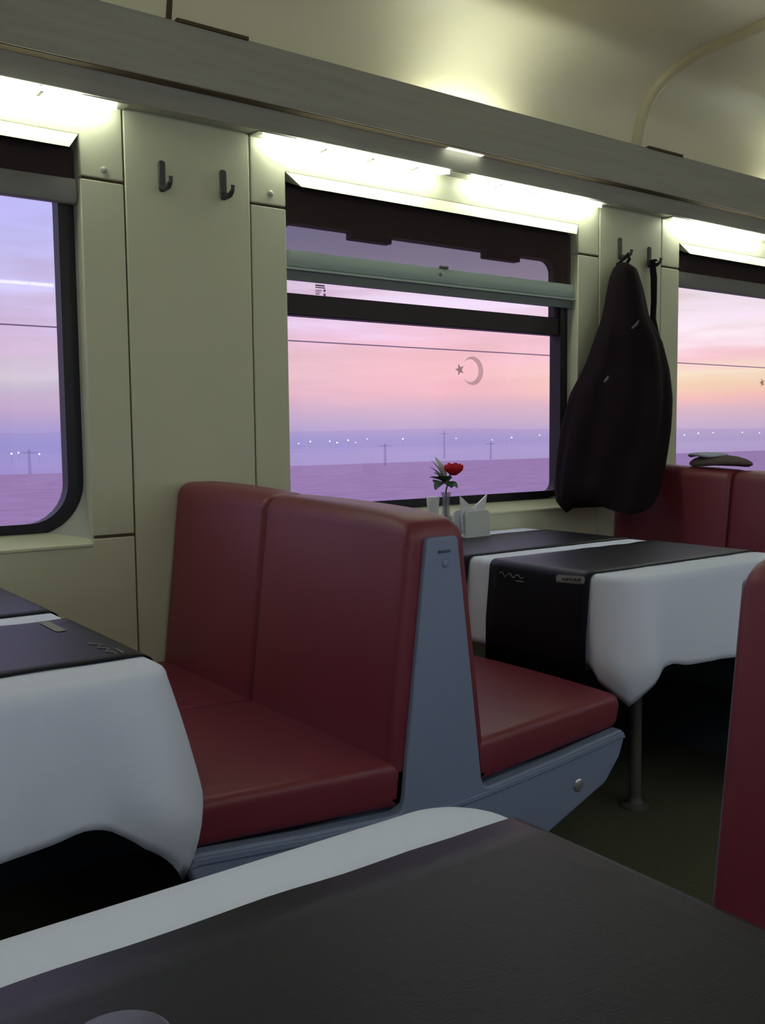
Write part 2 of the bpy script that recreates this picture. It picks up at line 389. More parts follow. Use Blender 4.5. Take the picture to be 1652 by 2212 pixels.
# ------------------------------------------------------------------ windows
YG = 2.36
def decal_star(bm, cx, cz, r, y, rot=0.0):
    P = [(cx+(r if k % 2 == 0 else r*0.40)*math.cos(PI/5*k+rot), cz+(r if k % 2 == 0 else r*0.40)*math.sin(PI/5*k+rot)) for k in range(10)]
    prism(bm, P, 'y', y-0.0006, y)
def decal_crescent(bm, cx, cz, r, y):
    ri = r*0.80; dx = -r*0.25; d0 = r*0.25
    xi = (ri*ri-r*r+0)/(2*(-d0))*0+((r*r-ri*ri+dx*dx)/(2*dx))
    zi = math.sqrt(max(r*r-xi*xi, 0)); a0 = math.atan2(zi, xi); b0 = math.atan2(zi, xi-dx)
    n = 28; out = [(cx+r*math.cos(a0-2*a0*k/n), cz+r*math.sin(a0-2*a0*k/n)) for k in range(n+1)]
    inn = [(cx+dx+ri*math.cos(-b0+2*b0*k/n), cz+ri*math.sin(-b0+2*b0*k/n)) for k in range(1, n)]
    A = [[], []]
    for k in range(n+1):
        o_ = out[k]; i_ = out[0] if k == 0 else out[n] if k == n else (cx+dx+ri*math.cos(b0-2*b0*k/n), cz+ri*math.sin(b0-2*b0*k/n))
        A[0].append(o_); A[1].append(i_)
    vo = [bm.verts.new((p[0], y, p[1])) for p in A[0]]; vi = [bm.verts.new((p[0], y, p[1])) for p in A[1]]
    for k in range(n):
        q = [vo[k], vo[k+1], vi[k+1], vi[k]]
        bm.faces.new(q)
    bmesh.ops.remove_doubles(bm, verts=bm.verts, dist=1e-5)
def window(n, c, hopper, emblem, blind_drop):
    r = thing('window_%d' % n, (c, YG, ZS), '', ''); del r['label']; del r['category']; struct(r)
    outer = rrect(c-0.60, c+0.60, 0.79, 1.81, 0.002)
    if hopper: inner = rrect(c-0.574, c+0.553, 0.862, 1.672, 0.035)
    else: inner = rrect(c-0.552, c+0.552, 0.858, 1.672, [0.10, 0.10, 0.035, 0.035])
    bm = bmesh.new(); ring_plate(bm, inner, outer, YG-0.022, YG+0.03); obj('window_frame', bm, 'frame' if hopper else 'gasket', r, bevel=0.004)
    bm = bmesh.new(); ring_plate(bm, inset(inner, 0.004), inset(inner, -0.018), YG-0.027, YG-0.020); obj('gasket', bm, 'gasket', r)
    # grey liner of the reveal
    li = rrect(c-0.588, c+0.588, 0.832, 1.785, [0.13, 0.13, 0.02, 0.02]); lo = rrect(c-0.594, c+0.594, 0.80, 1.80, 0.002)
    bm = bmesh.new(); V = []
    for p_, q_ in zip(li, lo): V.append((bm.verts.new((p_[0], YG-0.023, p_[1])), bm.verts.new((q_[0], D+0.004, q_[1]))))
    for i in range(len(V)):
        j = (i+1) % len(V); bm.faces.new((V[i][0], V[j][0], V[j][1], V[i][1]))
    obj('reveal_liner', bm, 'reveal', r)
    bm = bmesh.new(); prism(bm, [(D-0.006, ZS-0.004), (D-0.006, ZS+0.004), (D+0.05, ZS+0.034), (D+0.05, ZS-0.004)], 'x', c-HW, c+HW); obj('sill', bm, 'wall', r, bevel=0.002)
    # slanted head rail catching the lamp light
    bm = bmesh.new()
    A = [(c-0.588, D+0.0, 1.790), (c+0.588, D+0.0, 1.790), (c+0.560, D-0.02, 1.752), (c-0.552, D-0.02, 1.752), (c-0.575, D+0.04, 1.778), (c+0.585, D+0.04, 1.778), (c-0.588, D+0.04, 1.790), (c+0.588, D+0.04, 1.790)]
    v = [bm.verts.new(p) for p in A]
    for f in ((0, 1, 2, 3), (3, 2, 5, 4), (0, 3, 4, 6), (1, 7, 5, 2), (0, 6, 7, 1), (4, 5, 7, 6)): bm.faces.new([v[i] for i in f])
    obj('head_rail', bm, 'wall', r)
    if hopper:
        bm = bmesh.new(); box(bm, c-0.576, c+0.556, YG-0.02, YG+0.02, 1.412, 1.473); obj('transom', bm, 'frame', r, bevel=0.003); bm = bmesh.new()
        ring_plate(bm, rrect(c-0.562, c+0.530, 1.474, 1.668, [0.004, 0.004, 0.045, 0.03]), rrect(c-0.576, c+0.556, 1.46, 1.69, 0.002), YG-0.016, YG+0.016)
        sa = obj('sash', bm, 'frame', r, bevel=0.003)
        for a, b in ((-0.335, -0.185), (0.205, 0.36)):
            bm = bmesh.new(); box(bm, c+a, c+b, YG-0.018, YG+0.014, 1.648, 1.675); obj('hinge', bm, 'frame', sa, bevel=0.003)
        bm = bmesh.new(); box(bm, c-0.030, c+0.002, YG-0.036, YG-0.016, 1.512, 1.532); obj('latch', bm, 'tweed', r, bevel=0.004)
        bm = bmesh.new(); box(bm, c-0.572, c+0.540, YG-0.001, YG+0.001, 1.47, 1.672)
        obj('top_pane', bm, 'pane', r)
        bm = bmesh.new(); prism(bm, inset(inner, -0.002)[:18]+[(c+0.555, 1.413), (c-0.576, 1.413)], 'y', YG-0.001, YG+0.001)
        obj('window_pane', bm, 'pane', r)
        # small print on the upper pane
        bm = bmesh.new()
        xs = c-0.455; y = YG-0.0022
        for z, w_, h in ((1.505, 0.032, 0.0045), (1.499, 0.034, 0.0035), (1.491, 0.022, 0.0022), (1.486, 0.018, 0.0022), (1.480, 0.014, 0.0030)):
            box(bm, xs, xs+w_, y-0.0004, y, z-h/2, z+h/2)
        for z in (1.491, 1.479): box(bm, xs+0.028, xs+0.035, y-0.0004, y, z-0.003, z+0.004)
        obj('glass_print', bm, 'sticker', r)
    else:
        bm = bmesh.new(); prism(bm, inset(inner, -0.002), 'y', YG-0.001, YG+0.001); obj('window_pane', bm, 'pane', r)
    if emblem:
        bm = bmesh.new(); decal_crescent(bm, c+0.157, EYE+0.207, 0.047, YG-0.002); obj('crescent_emblem', bm, 'etch', r)
        bm = bmesh.new(); decal_star(bm, c+0.1, EYE+0.209, 0.0205, YG-0.002, PI); obj('star_emblem', bm, 'etch', r)
    # roller blind
    b = r
    if blind_drop:
        bm = bmesh.new(); box(bm, c-0.588, c+0.588, D+0.034, D+0.0352, 1.56, 1.762); obj('blind_cloth', bm, 'blind', b)
        bm = bmesh.new(); prism(bm, [(D+0.018, 1.541), (D+0.012, 1.560), (D+0.022, 1.588), (D+0.040, 1.588), (D+0.040, 1.541)], 'x', c-0.589, c+0.589); rl_ = obj('blind_rail', bm, 'rail', b, bevel=0.003)
        bm = bmesh.new(); prism(bm, [(D+0.026, 1.506), (D+0.024, 1.536), (D+0.040, 1.541), (D+0.040, 1.506)], 'x', c-0.588, c+0.588)
        obj('rail_lower_edge', bm, 'rail_dark', rl_)
        bm = bmesh.new(); box(bm, c-0.588, c+0.588, D+0.010, D+0.028, 1.532, 1.5385); obj('rail_bead', bm, 'rail', rl_)
        bm = bmesh.new(); lathe(bm, [(0.0, 0), (0.004, 0.0), (0.006, 0.003), (0.0, 0.005)], (0, 0, 0), 12)
        bmesh.ops.rotate(bm, verts=bm.verts, matrix=Matrix.Rotation(PI/2, 3, 'X')); bmesh.ops.translate(bm, verts=bm.verts, vec=(c-0.028, D+0.013, 1.566)); obj('rail_button', bm, 'rail_dark', rl_)
        bm = bmesh.new(); box(bm, c-0.02, c+0.012, D+0.016, D+0.03, 1.588, 1.596); obj('pull_tab', bm, 'rail_dark', rl_, bevel=0.003)
    else:
        bm = bmesh.new(); box(bm, c-0.588, c+0.588, D+0.034, D+0.0352, 1.69, 1.762); obj('blind_cloth', bm, 'blind', b)
        bm = bmesh.new(); prism(bm, [(D+0.022, 1.632), (D+0.014, 1.655), (D+0.024, 1.692), (D+0.042, 1.692), (D+0.042, 1.632)], 'x', c-0.589, c+0.589); obj('blind_rail', bm, 'rail_grey', b, bevel=0.003)
for n, (c, h, e, d) in enumerate(((WC[1], 0, 0, 0), (WC[2], 1, 1, 1), (WC[3], 0, 1, 0))): window(n+1, c, h, e, d)

# screw caps by the windows and coat hooks on the panels between them
for x, z, lb in ((0.859, 1.717, 'cream screw cap right of the left window'), (1.322, 1.726, 'cream screw cap left of the middle window')):
    bm = bmesh.new(); lathe(bm, [(0, 0), (0.0085, 0), (0.008, 0.003), (0.004, 0.006), (0, 0.0065)], (0, 0, 0), 16)
    bmesh.ops.rotate(bm, verts=bm.verts, matrix=Matrix.Rotation(PI/2, 3, 'X')); bmesh.ops.translate(bm, verts=bm.verts, vec=(x, D, z))
    tag(obj('screw_cap', bm, 'cap'), lb, 'screw cap')
for x, z, lb in ((1.008, 1.727, 'dark empty coat hook, left of the pair beside the left window'), (1.179, 1.730, 'dark empty coat hook, nearer the middle window'),
                 (2.768, 1.735, 'dark coat hook from which the dark coat hangs'), (2.935, 1.722, 'dark coat hook with the thin strap, beside the right window')):
    t = thing('coat_hook', (x, D, z-0.03), lb, 'hook')
    bm = bmesh.new(); prism(bm, rrect(x-0.009, x+0.009, z-0.042, z+0.035, 0.007, 4), 'y', D-0.007, D); obj('back_plate', bm, 'hook', t, bevel=0.002)
    bm = bmesh.new(); tube(bm, [(x, D-0.004, z-0.030), (x, D-0.020, z-0.036), (x, D-0.040, z-0.036), (x, D-0.052, z-0.028), (x, D-0.056, z-0.014)], [0.008, 0.008, 0.007, 0.006, 0.006], 10); obj('prong', bm, 'hook', t)

# ------------------------------------------------------------------ benches
def bench(cx, ya, yw, label, group=None):
    """two back-to-back benches; ya = aisle end, yw = wall end"""
    s = 1 if yw > ya else -1
    t = thing('bench_seat', (cx, (ya+yw)/2, 0), label, 'bench', group)
    ym = ya+s*0.52
    ww = yw-s*0.004
    X = lambda pts: [(cx+x, z) for x, z in pts]
    back = fillet(X([(-0.124, 0.405), (-0.062, 0.953), (0.062, 0.953), (0.124, 0.405)]), [0.01, 0.040, 0.040, 0.01], 7)
    for a, b in ((ya, ym), (ym, ww)):
        bm = bmesh.new(); cushion(bm, back, a, b, 0.020, 5, 0.004, 0.028 if a == ya else 0.0, ww); obj('backrest', bm, 'red', t, smooth=50)
        for d in (-1, 1):
            seat = X([(d*0.070, 0.402), (d*0.070, 0.488), (d*0.520, 0.513), (d*0.500, 0.437)])
            bm = bmesh.new(); cushion(bm, fillet(seat, [0.01, 0.012, 0.030, 0.022], 6), a, b, 0.018, 5, 0.004); obj('seat_cushion', bm, 'red', t, smooth=50)
    hull = [(0.115, 0.400), (0.300, 0.415), (0.498, 0.436), (0.506, 0.418), (0.490, 0.378), (0.445, 0.330), (0.290, 0.272), (0.185, 0.232), (0.150, 0.15), (0.140, 0.0)]
    side = [(-0.035, 0.886), (0.035, 0.886), (0.092, 0.425), (0.098, 0.402)]+hull
    pts = side+[(-x, z) for x, z in reversed(side[2:])]
    rad = [0.008, 0.008, 0, 0.02]+[0, 0, 0.012, 0.01, 0.03, 0.03, 0.03, 0.04, 0.03, 0]
    bm = bmesh.new(); prism(bm, fillet(X(pts), rad+list(reversed(rad[2:])), 4), 'y', ya-s*0.012, ya+s*0.016)
    sp = obj('side_panel', bm, 'blue', t, bevel=0.004)
    bm = bmesh.new()
    lip = [(0.506, 0.416), (0.498, 0.430), (0.300, 0.409), (0.10, 0.393), (0, 0.389)]; low = [(0, 0.379), (0.10, 0.383), (0.30, 0.398), (0.49, 0.418)]
    full = lip+[(-x, z) for x, z in reversed(lip[:-1])]
    lower = [(-x, z) for x, z in reversed(low[1:])]+low
    prism(bm, X(full+lower), 'y', ya-s*0.016, ya-s*0.010); obj('edge_strip', bm, 'blue', sp, bevel=0.0015)
    for x, z in ((0.36, 0.345), (-0.36, 0.345)):
        bm = bmesh.new(); q = bmesh.ops.create_uvsphere(bm, u_segments=14, v_segments=8, radius=0.014)['verts']
        bmesh.ops.scale(bm, verts=q, vec=(1, 0.28, 1)); bmesh.ops.translate(bm, verts=q, vec=(cx+x, ya-s*0.013, z))
        obj('screw_cap', bm, 'chrome', sp)
    bm = bmesh.new(); box(bm, cx-0.012, cx+0.014, min(ya-s*0.015, ya-s*0.010), max(ya-s*0.015, ya-s*0.010), 0.858, 0.862); obj('slot', bm, 'blue_dark', sp)
    bm = bmesh.new()
    q = bmesh.ops.create_uvsphere(bm, u_segments=12, v_segments=8, radius=0.008)['verts']; bmesh.ops.scale(bm, verts=q, vec=(1, 0.5, 1)); bmesh.ops.translate(bm, verts=q, vec=(cx+0.004, ya-s*0.012, 0.838))
    obj('latch_button', bm, 'blue', sp)
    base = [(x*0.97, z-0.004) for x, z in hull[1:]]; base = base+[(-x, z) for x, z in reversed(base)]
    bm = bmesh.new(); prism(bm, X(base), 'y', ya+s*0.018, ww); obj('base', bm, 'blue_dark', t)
    return t
BX = 1.085
bench(BX, 1.30, D, 'red double bench with blue end panel in the middle of the picture')
bench(BX+PITCH, 1.30, D, 'far red bench behind the coat and the right-hand table')
bench(BX-PITCH, 1.30, D, 'red bench on the far side of the left table, outside the left edge')  # out of view; added to deepen the darkness under the left table
bench(BX, 0.660, YF, 'red bench cut off by the right edge of the picture')

# ------------------------------------------------------------------ tables, cloths, runners
def wave(x, seed, f): return noise.noise(Vector((x*f, seed*7.3, 0.5)))
def table(x0, x1, ya, yw, leg, name, runners, seed, L0, tip, flare=0.070):
    s = 1 if yw > ya else -1; xc = (x0+x1)/2
    t = thing('dining_table', (leg[0], leg[1], 0), 'table with steel leg under white cloth, %s' % name, 'table')
    wl = yw-s*0.004
    bm = bmesh.new(); prism(bm, fillet([(x0, wl), (x0, ya), (x1, ya), (x1, wl)], [0, 0.04, 0.04, 0], 5), 'z', 0.716, 0.744); obj('tabletop', bm, 'top', t)
    bm = bmesh.new(); tube(bm, [(leg[0], leg[1], 0.02), (leg[0], leg[1], 0.717)], 0.017, 20); lg = obj('leg', bm, 'steel', t)
    bm = bmesh.new(); lathe(bm, [(0, 0), (0.040, 0), (0.040, 0.006), (0.024, 0.014), (0.020, 0.03), (0, 0.03)], (leg[0], leg[1], 0), 24); obj('base_flange', bm, 'steel', lg)
    # ---- cloth: an open loop from wall to wall round the aisle end, many rows down the drop
    R = 0.05; path = []       # (point, outward normal, corner weight, side)
    n1 = 40
    for i in range(n1): path.append(((x0, wl+(ya+s*R-wl)*i/n1), (-1, 0)))
    for i in range(13): a = PI/2*i/12; path.append(((x0+R-R*math.cos(a), ya+s*(R-R*math.sin(a))), (-math.cos(a), -s*math.sin(a))))
    for i in range(1, n1): path.append(((x0+R+(x1-x0-2*R)*i/n1, ya), (0, -s)))
    for i in range(13): a = PI/2*i/12; path.append(((x1-R+R*math.sin(a), ya+s*(R-R*math.cos(a))), (math.sin(a), -s*math.cos(a))))
    for i in range(1, n1+1): path.append(((x1, ya+s*R+(wl-ya-s*R)*i/n1), (1, 0)))
    arc = [0]
    for i in range(1, len(path)): arc.append(arc[-1]+math.dist(path[i][0], path[i-1][0]))
    ca = [arc[n1+6], arc[n1+13+n1-1+6]]
    zt = 0.7475; rr_ = 0.016
    def drape(i, tt):
        """tt 0..1 down the drop"""
        (px, py), (nx, ny) = path[i]; u = arc[i]
        c = max(math.exp(-((u-k)/0.052)**2) for k in ca); v = max(math.exp(-((abs(u-k)-0.110)/0.040)**2) for k in ca)
        cp = max(math.exp(-abs(u-k)/0.038) for k in ca)
        L = L0+(tip-L0)*cp+0.012*wave(u, seed, 4.0)-0.012*v
        fl = 0.014+flare*c*(1-0.25*tt)-0.026*v*tt+(0.018*wave(u, seed+1, 9.0)+0.006*wave(u, seed+2, 22.0))*tt*(0.2 if abs(nx) > 0.9 else 1.0)
        fl = rr_+max(0.004, fl)*tt
        if c > 0.02 and tt > 0.7: fl -= 0.040*c*((tt-0.7)/0.3)**1.5
        return (px+nx*fl, py+ny*fl, zt-rr_-L*tt)
    rows = []
    for d, z in ((-0.05, 0), (-0.012, 0)): rows.append([(p[0]+nn[0]*d, p[1]+nn[1]*d, zt+z) for p, nn in path])
    for k in range(5): a = PI/2*k/4; rows.append([(p[0]+nn[0]*rr_*math.sin(a), p[1]+nn[1]*rr_*math.sin(a), zt-rr_*(1-math.cos(a))) for p, nn in path])
    for k in range(1, 15): rows.append([drape(i, k/14) for i in range(len(path))])
    bm = bmesh.new(); V = loft(bm, rows, close=False, cap=False)
    bm.faces.new(V[0])
    cl = obj('tablecloth', bm, 'cloth', smooth=80)
    sd = cl.modifiers.new('thickness', 'SOLIDIFY'); sd.thickness = 0.0016; sd.offset = 1
    tag(cl, 'white tablecloth draped over the %s' % name, 'tablecloth', None)
    # ---- runners lying across the table and hanging at both long sides
    for j, (yc0, yc1, drop, lab) in enumerate(runners):
        st = [(x0-rr_-0.020, 0.7475-rr_-drop), (x0-rr_-0.018, 0.7475-rr_-drop*0.5), (x0-rr_-0.0045, 0.7475-rr_)]
        for k in range(1, 5): a = PI/2*k/4; st.append((x0-(rr_+0.003)*math.cos(a)-0.0015, zt-rr_+(rr_+0.003)*math.sin(a)))
        m_ = 30
        top_ = [(x0+(x1-x0)*k/m_, zt+0.003) for k in range(1, m_)]
        prof = st+top_+[(2*xc-x, z) for x, z in reversed(st)]
        rows = []
        nn = 10
        for k in range(nn+1):
            f = k/nn; row = []
            for q, (x, z) in enumerate(prof):
                amp = 0.012*wave(x, seed*3+j, 13.0)
                y = yc0+(yc1-yc0)*f+s*(amp if f > 0.5 else amp*0.4)*(abs(2*f-1))
                row.append((x, y, z+0.0018*max(0, wave(x, seed+j*2+5, 14.0))*(1 if f in (0, 1) else 0)))
            rows.append(row)
        bm = bmesh.new(); loft(bm, rows, close=False, cap=False)
        ro = obj('table_runner', bm, 'runner', smooth=70)
        sd = ro.modifiers.new('thickness', 'SOLIDIFY'); sd.thickness = 0.0016; sd.offset = 1
        tag(ro, lab, 'runner')
        yield ro, t, cl

def prints(ro, spots):
    """woven marks on a runner: spots = (kind, list of four corner points)"""
    for kind, (p0, ux, uz, w_, h_) in spots:
        p0 = Vector(p0); ux = Vector(ux).normalized(); uz = Vector(uz).normalized(); nn = ux.cross(uz)
        bm = bmesh.new()
        def quad(a, b, c_, d): bm.faces.new([bm.verts.new(p0+ux*x+uz*y+nn*0.0004) for x, y in ((a, c_), (b, c_), (b, d), (a, d))])
        if kind == 'badge':
            bm.faces.new([bm.verts.new(p0+ux*x+uz*y) for x, y in rrect(0, w_, 0, h_, h_*0.35, 4)])
            o = obj('badge_print', bm, 'print', ro)
            bm = bmesh.new(); x = w_*0.22
            while x < w_*0.85:
                wd = random.uniform(0.003, 0.006); quad(x, x+wd, h_*0.3, h_*random.uniform(0.55, 0.75)); x += wd+0.0025
            quad(w_*0.1, w_*0.95, h_*0.12, h_*0.17)
            obj('badge_lettering', bm, 'runner', o)
        else:
            pts = [p0+ux*(w_*f)+uz*(h_*(0.5+0.42*math.sin(f*19)*(1-0.5*f))) for f in [k/40 for k in range(41)]]
            tube(bm, pts, 0.0011, 5); obj('script_print', bm, 'print', ro); bm = bmesh.new(); tube(bm, [p0+ux*(w_*0.7)+uz*(-h_*0.3), p0+ux*w_+uz*(-h_*0.25)], 0.0014, 5)
            obj('underline_print', bm, 'print', ro)

T1 = list(table(-0.10, 0.520, 1.215, D, (0.35, 1.70), 'left table by the left window',
     [(1.305, 1.660, 0.17, 'charcoal runner on the left table, nearer the aisle'), (1.740, 2.120, 0.17, 'charcoal runner on the left table, beside the wall')], 1, 0.180, 0.290))
T2 = list(table(1.652, 2.272, 1.330, D, (2.135, 1.690), 'right-hand table by the middle window',
     [(1.420, 1.745, 0.26, 'charcoal runner on the right-hand table, hanging black beside the white corner'), (1.832, 2.180, 0.20, 'charcoal runner on the right-hand table, beside the napkin holder')], 2, 0.195, 0.262))
T3 = list(table(-0.085, 0.532, 0.610, YF, (0.22, 0.15), 'nearest table across the bottom of the picture',
     [(0.552, 0.150, 0.17, 'large charcoal runner on the nearest table at the bottom'), (0.10, -0.29, 0.17, 'charcoal runner on the nearest table, by the opposite wall')], 3, 0.185, 0.245, 0.02))
prints(T2[0][0], [('badge', ((1.652-0.0235, 1.525, 0.7205), (0, -1, 0.06), (0.12, 0, 1), 0.088, 0.018)), ('script', ((1.652-0.0245, 1.715, 0.712), (0, -1, 0), (0.1, 0, 1), 0.085, 0.014))])
prints(T1[0][0], [('badge', ((0.492, 1.645, 0.7532), (0, -1, 0), (-1, 0, 0), 0.10, 0.018)), ('script', ((0.500, 1.430, 0.7532), (0, -1, 0), (-1, 0, 0), 0.10, 0.016))])

# ------------------------------------------------------------------ things on the right-hand table
zt = 0.749
def gat(f): return f
t = thing('napkin_holder', (2.03, 2.215, zt), 'white ceramic napkin holder on the right-hand table by the wall', 'napkin holder')
hx, hy = 1.955, 2.185
bm = bmesh.new(); box(bm, hx-0.052, hx+0.052, hy-0.032, hy+0.032, zt, zt+0.010); obj('holder_base', bm, 'ceramic', t, bevel=0.003)
for s in (-1, 1):
    bm = bmesh.new(); prism(bm, rrect(hx-0.050, hx+0.050, zt+0.008, zt+0.085, [0.002, 0.002, 0.015, 0.015], 4), 'y', hy+s*0.028-0.003, hy+s*0.028+0.003); obj('holder_wall', bm, 'ceramic', t, bevel=0.0015)
for k, (dx, dy, lean, lb) in enumerate(((-0.022, -0.012, -0.10, 'folded white napkin, left of those standing in the holder'), (0.022, 0.0, 0.12, 'folded white napkin, right of those standing in the holder'), (0.0, 0.012, 0.0, 'folded white napkin at the back of the holder'))):
    bm = bmesh.new()
    hgt = 0.130 if k < 2 else 0.095
    pts = [(hx+dx-0.024, zt+0.012), (hx+dx+0.024, zt+0.012), (hx+dx+0.020+lean*0.12, zt+hgt*0.75), (hx+dx+lean*0.35, zt+hgt), (hx+dx-0.020+lean*0.12, zt+hgt*0.75)]
    prism(bm, pts, 'y', hy+dy-0.0035, hy+dy+0.0035)
    tag(obj('paper_napkin', bm, 'paper', bevel=0.001), lb, 'napkin')
bm = bmesh.new(); sx, sy = 1.772, 2.150
lathe(bm, [(0, 0), (0.017, 0), (0.018, 0.01), (0.0165, 0.10), (0.0195, 0.130), (0.0185, 0.136), (0, 0.136)], (sx, sy, zt), 20)
tag(obj('shaker', bm, 'ceramic'), 'white shaker standing left of the flower vase', 'shaker')
vx, vy = 1.835, 2.165
bm = bmesh.new()
lathe(bm, [(0, 0), (0.022, 0), (0.024, 0.012), (0.018, 0.05), (0.011, 0.10), (0.011, 0.125), (0.016, 0.145), (0.0135, 0.145), (0.009, 0.125), (0.008, 0.02), (0, 0.015)], (vx, vy, zt), 20)
tag(obj('bud_vase', bm, 'tumbler'), 'slim clear vase holding the red rose, on the right-hand table', 'vase')
t = thing('rose_flower', (vx, vy, zt+0.02), 'red rose with green leaves in the slim vase', 'flower')
fz = zt+0.205
bm = bmesh.new(); tube(bm, [(vx, vy, zt+0.02), (vx, vy, zt+0.15), (vx+0.012, vy-0.008, fz)], 0.0025, 8); obj('stem', bm, 'leaf', t)
bm = bmesh.new(); rc = Vector((vx+0.016, vy-0.018, fz+0.006)); KR = 1.45
random.seed(3)
for ring, (nP, rad, hgt, tilt) in enumerate(((3, 0.007, 0.026, 0.1), (5, 0.012, 0.026, 0.22), (6, 0.016, 0.023, 0.42))):
    for k in range(nP):
        a = 2*PI*k/nP+ring*0.6; grid = []
        for i in range(5):
            row = []
            for j in range(5):
                u = i/4; v = (j/4-0.5)*2; aa = a+v*0.75*(1-0.35*u*u)
                rr_ = rad*(0.30+0.90*math.sin(u*2.25))+0.006*tilt*u*u
                row.append(tuple(rc+Vector((rr_*math.cos(aa), rr_*math.sin(aa), hgt*u*(1-0.12*v*v)-0.010))))
            grid.append(row)
        loft(bm, [[tuple(rc+(Vector(q_)-rc)*KR) for q_ in row] for row in grid], close=False, cap=False)
obj('petals', bm, 'rose', t, smooth=80)
def leafm(bm, p, d, L, W):
    p = Vector(p); d = Vector(d).normalized(); sd = d.cross(Vector((0, 0, 1))).normalized(); upv = sd.cross(d); rows = []
    for i in range(7):
        u = i/6; wv = W*math.sin(PI*min(0.97, u*0.92+0.05)); c_ = p+d*(L*u)-upv*(L*0.25*u*u)
        rows.append([tuple(c_-sd*wv+upv*wv*0.3), tuple(c_), tuple(c_+sd*wv+upv*wv*0.3)])
    loft(bm, rows, close=False, cap=False)
for q, (mt, lst) in enumerate((('leaf', [((-0.7, 0.35, 0.5), 0.045, 0.012), ((-0.8, -0.2, 0.15), 0.042, 0.012), ((0.3, -0.8, -0.1), 0.04, 0.011), ((0.8, 0.3, -0.15), 0.04, 0.011), ((-0.3, 0.6, 0.9), 0.042, 0.011), ((-0.5, -0.5, 0.7), 0.036, 0.010), ((-0.9, 0.1, -0.3), 0.036, 0.011)]),
                              ('leaf_pale', [((-0.25, 0.2, 1.0), 0.070, 0.008), ((-0.5, 0.3, 1.0), 0.060, 0.007), ((-0.05, 0.2, 1), 0.075, 0.007)]))):
    for d, L, W in lst:
        bm = bmesh.new(); leafm(bm, (vx-0.004, vy, fz-0.030), d, L*1.1, W*2.3); o = obj('leaf' if q == 0 else 'pale_sprig', bm, mt, t, smooth=80)

# the glass at the very bottom of the picture
gx, gy = 0.126, 0.352
bm = bmesh.new(); g0 = 0.7522
lathe(bm, [(0, 0), (0.019, 0), (0.0205, 0.004), (0.0175, 0.025), (0.0195, 0.060), (0.0215, 0.077), (0.0198, 0.078), (0.0175, 0.060), (0.0155, 0.026), (0.017, 0.010), (0, 0.009)], (gx, gy, g0), 28)
tag(obj('tea_glass', bm, 'tumbler'), 'small clear tea glass on the nearest table, cut by the bottom edge', 'glass')

# ------------------------------------------------------------------ coat on the hooks
def interp(tab, z):
    tab = sorted(tab)
    if z <= tab[0][0]: return tab[0][1]
    for (a, b), (c_, d) in zip(tab, tab[1:]):
        if z <= c_: f = (z-a)/(c_-a); return b+(d-b)*f
    return tab[-1][1]
CL = [(1.665, 2.625), (1.652, 2.606), (1.611, 2.582), (1.469, 2.549), (1.309, 2.469), (1.199, 2.390), (1.077, 2.346), (0.970, 2.321), (0.894, 2.312), (0.847, 2.322), (0.815, 2.36)]
CR = [(1.666, 2.665), (1.647, 2.709), (1.578, 2.743), (1.483, 2.771), (1.390, 2.851), (1.292, 2.893), (1.192, 2.914), (1.074, 2.909), (0.955, 2.887), (0.854, 2.863), (0.815, 2.83)]
t = thing('dark_coat', (2.70, 2.18, 1.68), 'dark coat hanging from the hook between the middle and right windows', 'coat')
rows = []; zs = [1.668-0.853*k/46 for k in range(47)]
def coat_ends(z):
    f = (1.668-z)/0.853; g = min(1, f/0.3)
    yl = 2.235-0.035*g; yr = 2.235-0.045*g-0.155*max(0, (f-0.3)/0.7)**1.2
    return Vector((interp(CL, z)/2.17*yl, yl)), Vector((interp(CR, z)/2.17*yr, yr)), f
for z in zs:
    Lp, Rp, f = coat_ends(z); cc = (Lp+Rp)/2; A = (Rp-Lp)/2*0.97; Bd = Vector((A.y, -A.x)).normalized()
    b = min(0.030+0.062*min(1, f*1.6)**0.9, A.length*0.8); ring = []
    for k in range(72):
        q = 2*PI*k/72; fold = 1+0.10*min(1, f*1.5)*math.sin(q*9+2.2*math.sin(f*3)+0.8)+0.05*f*math.sin(q*17+f*4)
        p = cc+A*math.cos(q)*(1+0.25*(fold-1))+Bd*(b*math.sin(q)*fold)
        ring.append((p.x, min(p.y, 2.284), z+(0.018*math.sin(q*3+1)*f*f if z < 0.9 else 0)))
    rows.append(ring)
bm = bmesh.new(); loft(bm, rows); body = obj('coat_body', bm, 'coat', t, smooth=80)
bm = bmesh.new(); tube(bm, [(2.700, 2.243, 1.662), (2.745, 2.244, 1.690), (2.768, 2.250, 1.708), (2.772, 2.246, 1.690), (2.735, 2.238, 1.655)], 0.0055, 8); obj('hanging_loop', bm, 'coat', t)
bm = bmesh.new()
pth = [(2.936, 2.258, 1.700), (2.912, 2.256, 1.702), (2.922, 2.255, 1.637), (2.924, 2.255, 1.554), (2.911, 2.248, 1.485), (2.915, 2.238, 1.425), (2.895, 2.205, 1.355)]
rings = []
for (x, y, z), wd in zip(pth, (0.008, 0.013, 0.015, 0.013, 0.013, 0.018, 0.03)):
    rings.append([(x+wd*math.cos(q), y+0.010*math.sin(q), z+0.004*math.cos(q)) for q in [2*PI*k/12 for k in range(12)]])
loft(bm, rings); obj('hood_strap', bm, 'coat', t, smooth=80)
def coat_front(x, z):
    Lp, Rp, f = coat_ends(z); return (Lp.y+Rp.y)/2-0.030-0.062*min(1, f*1.6)**0.9
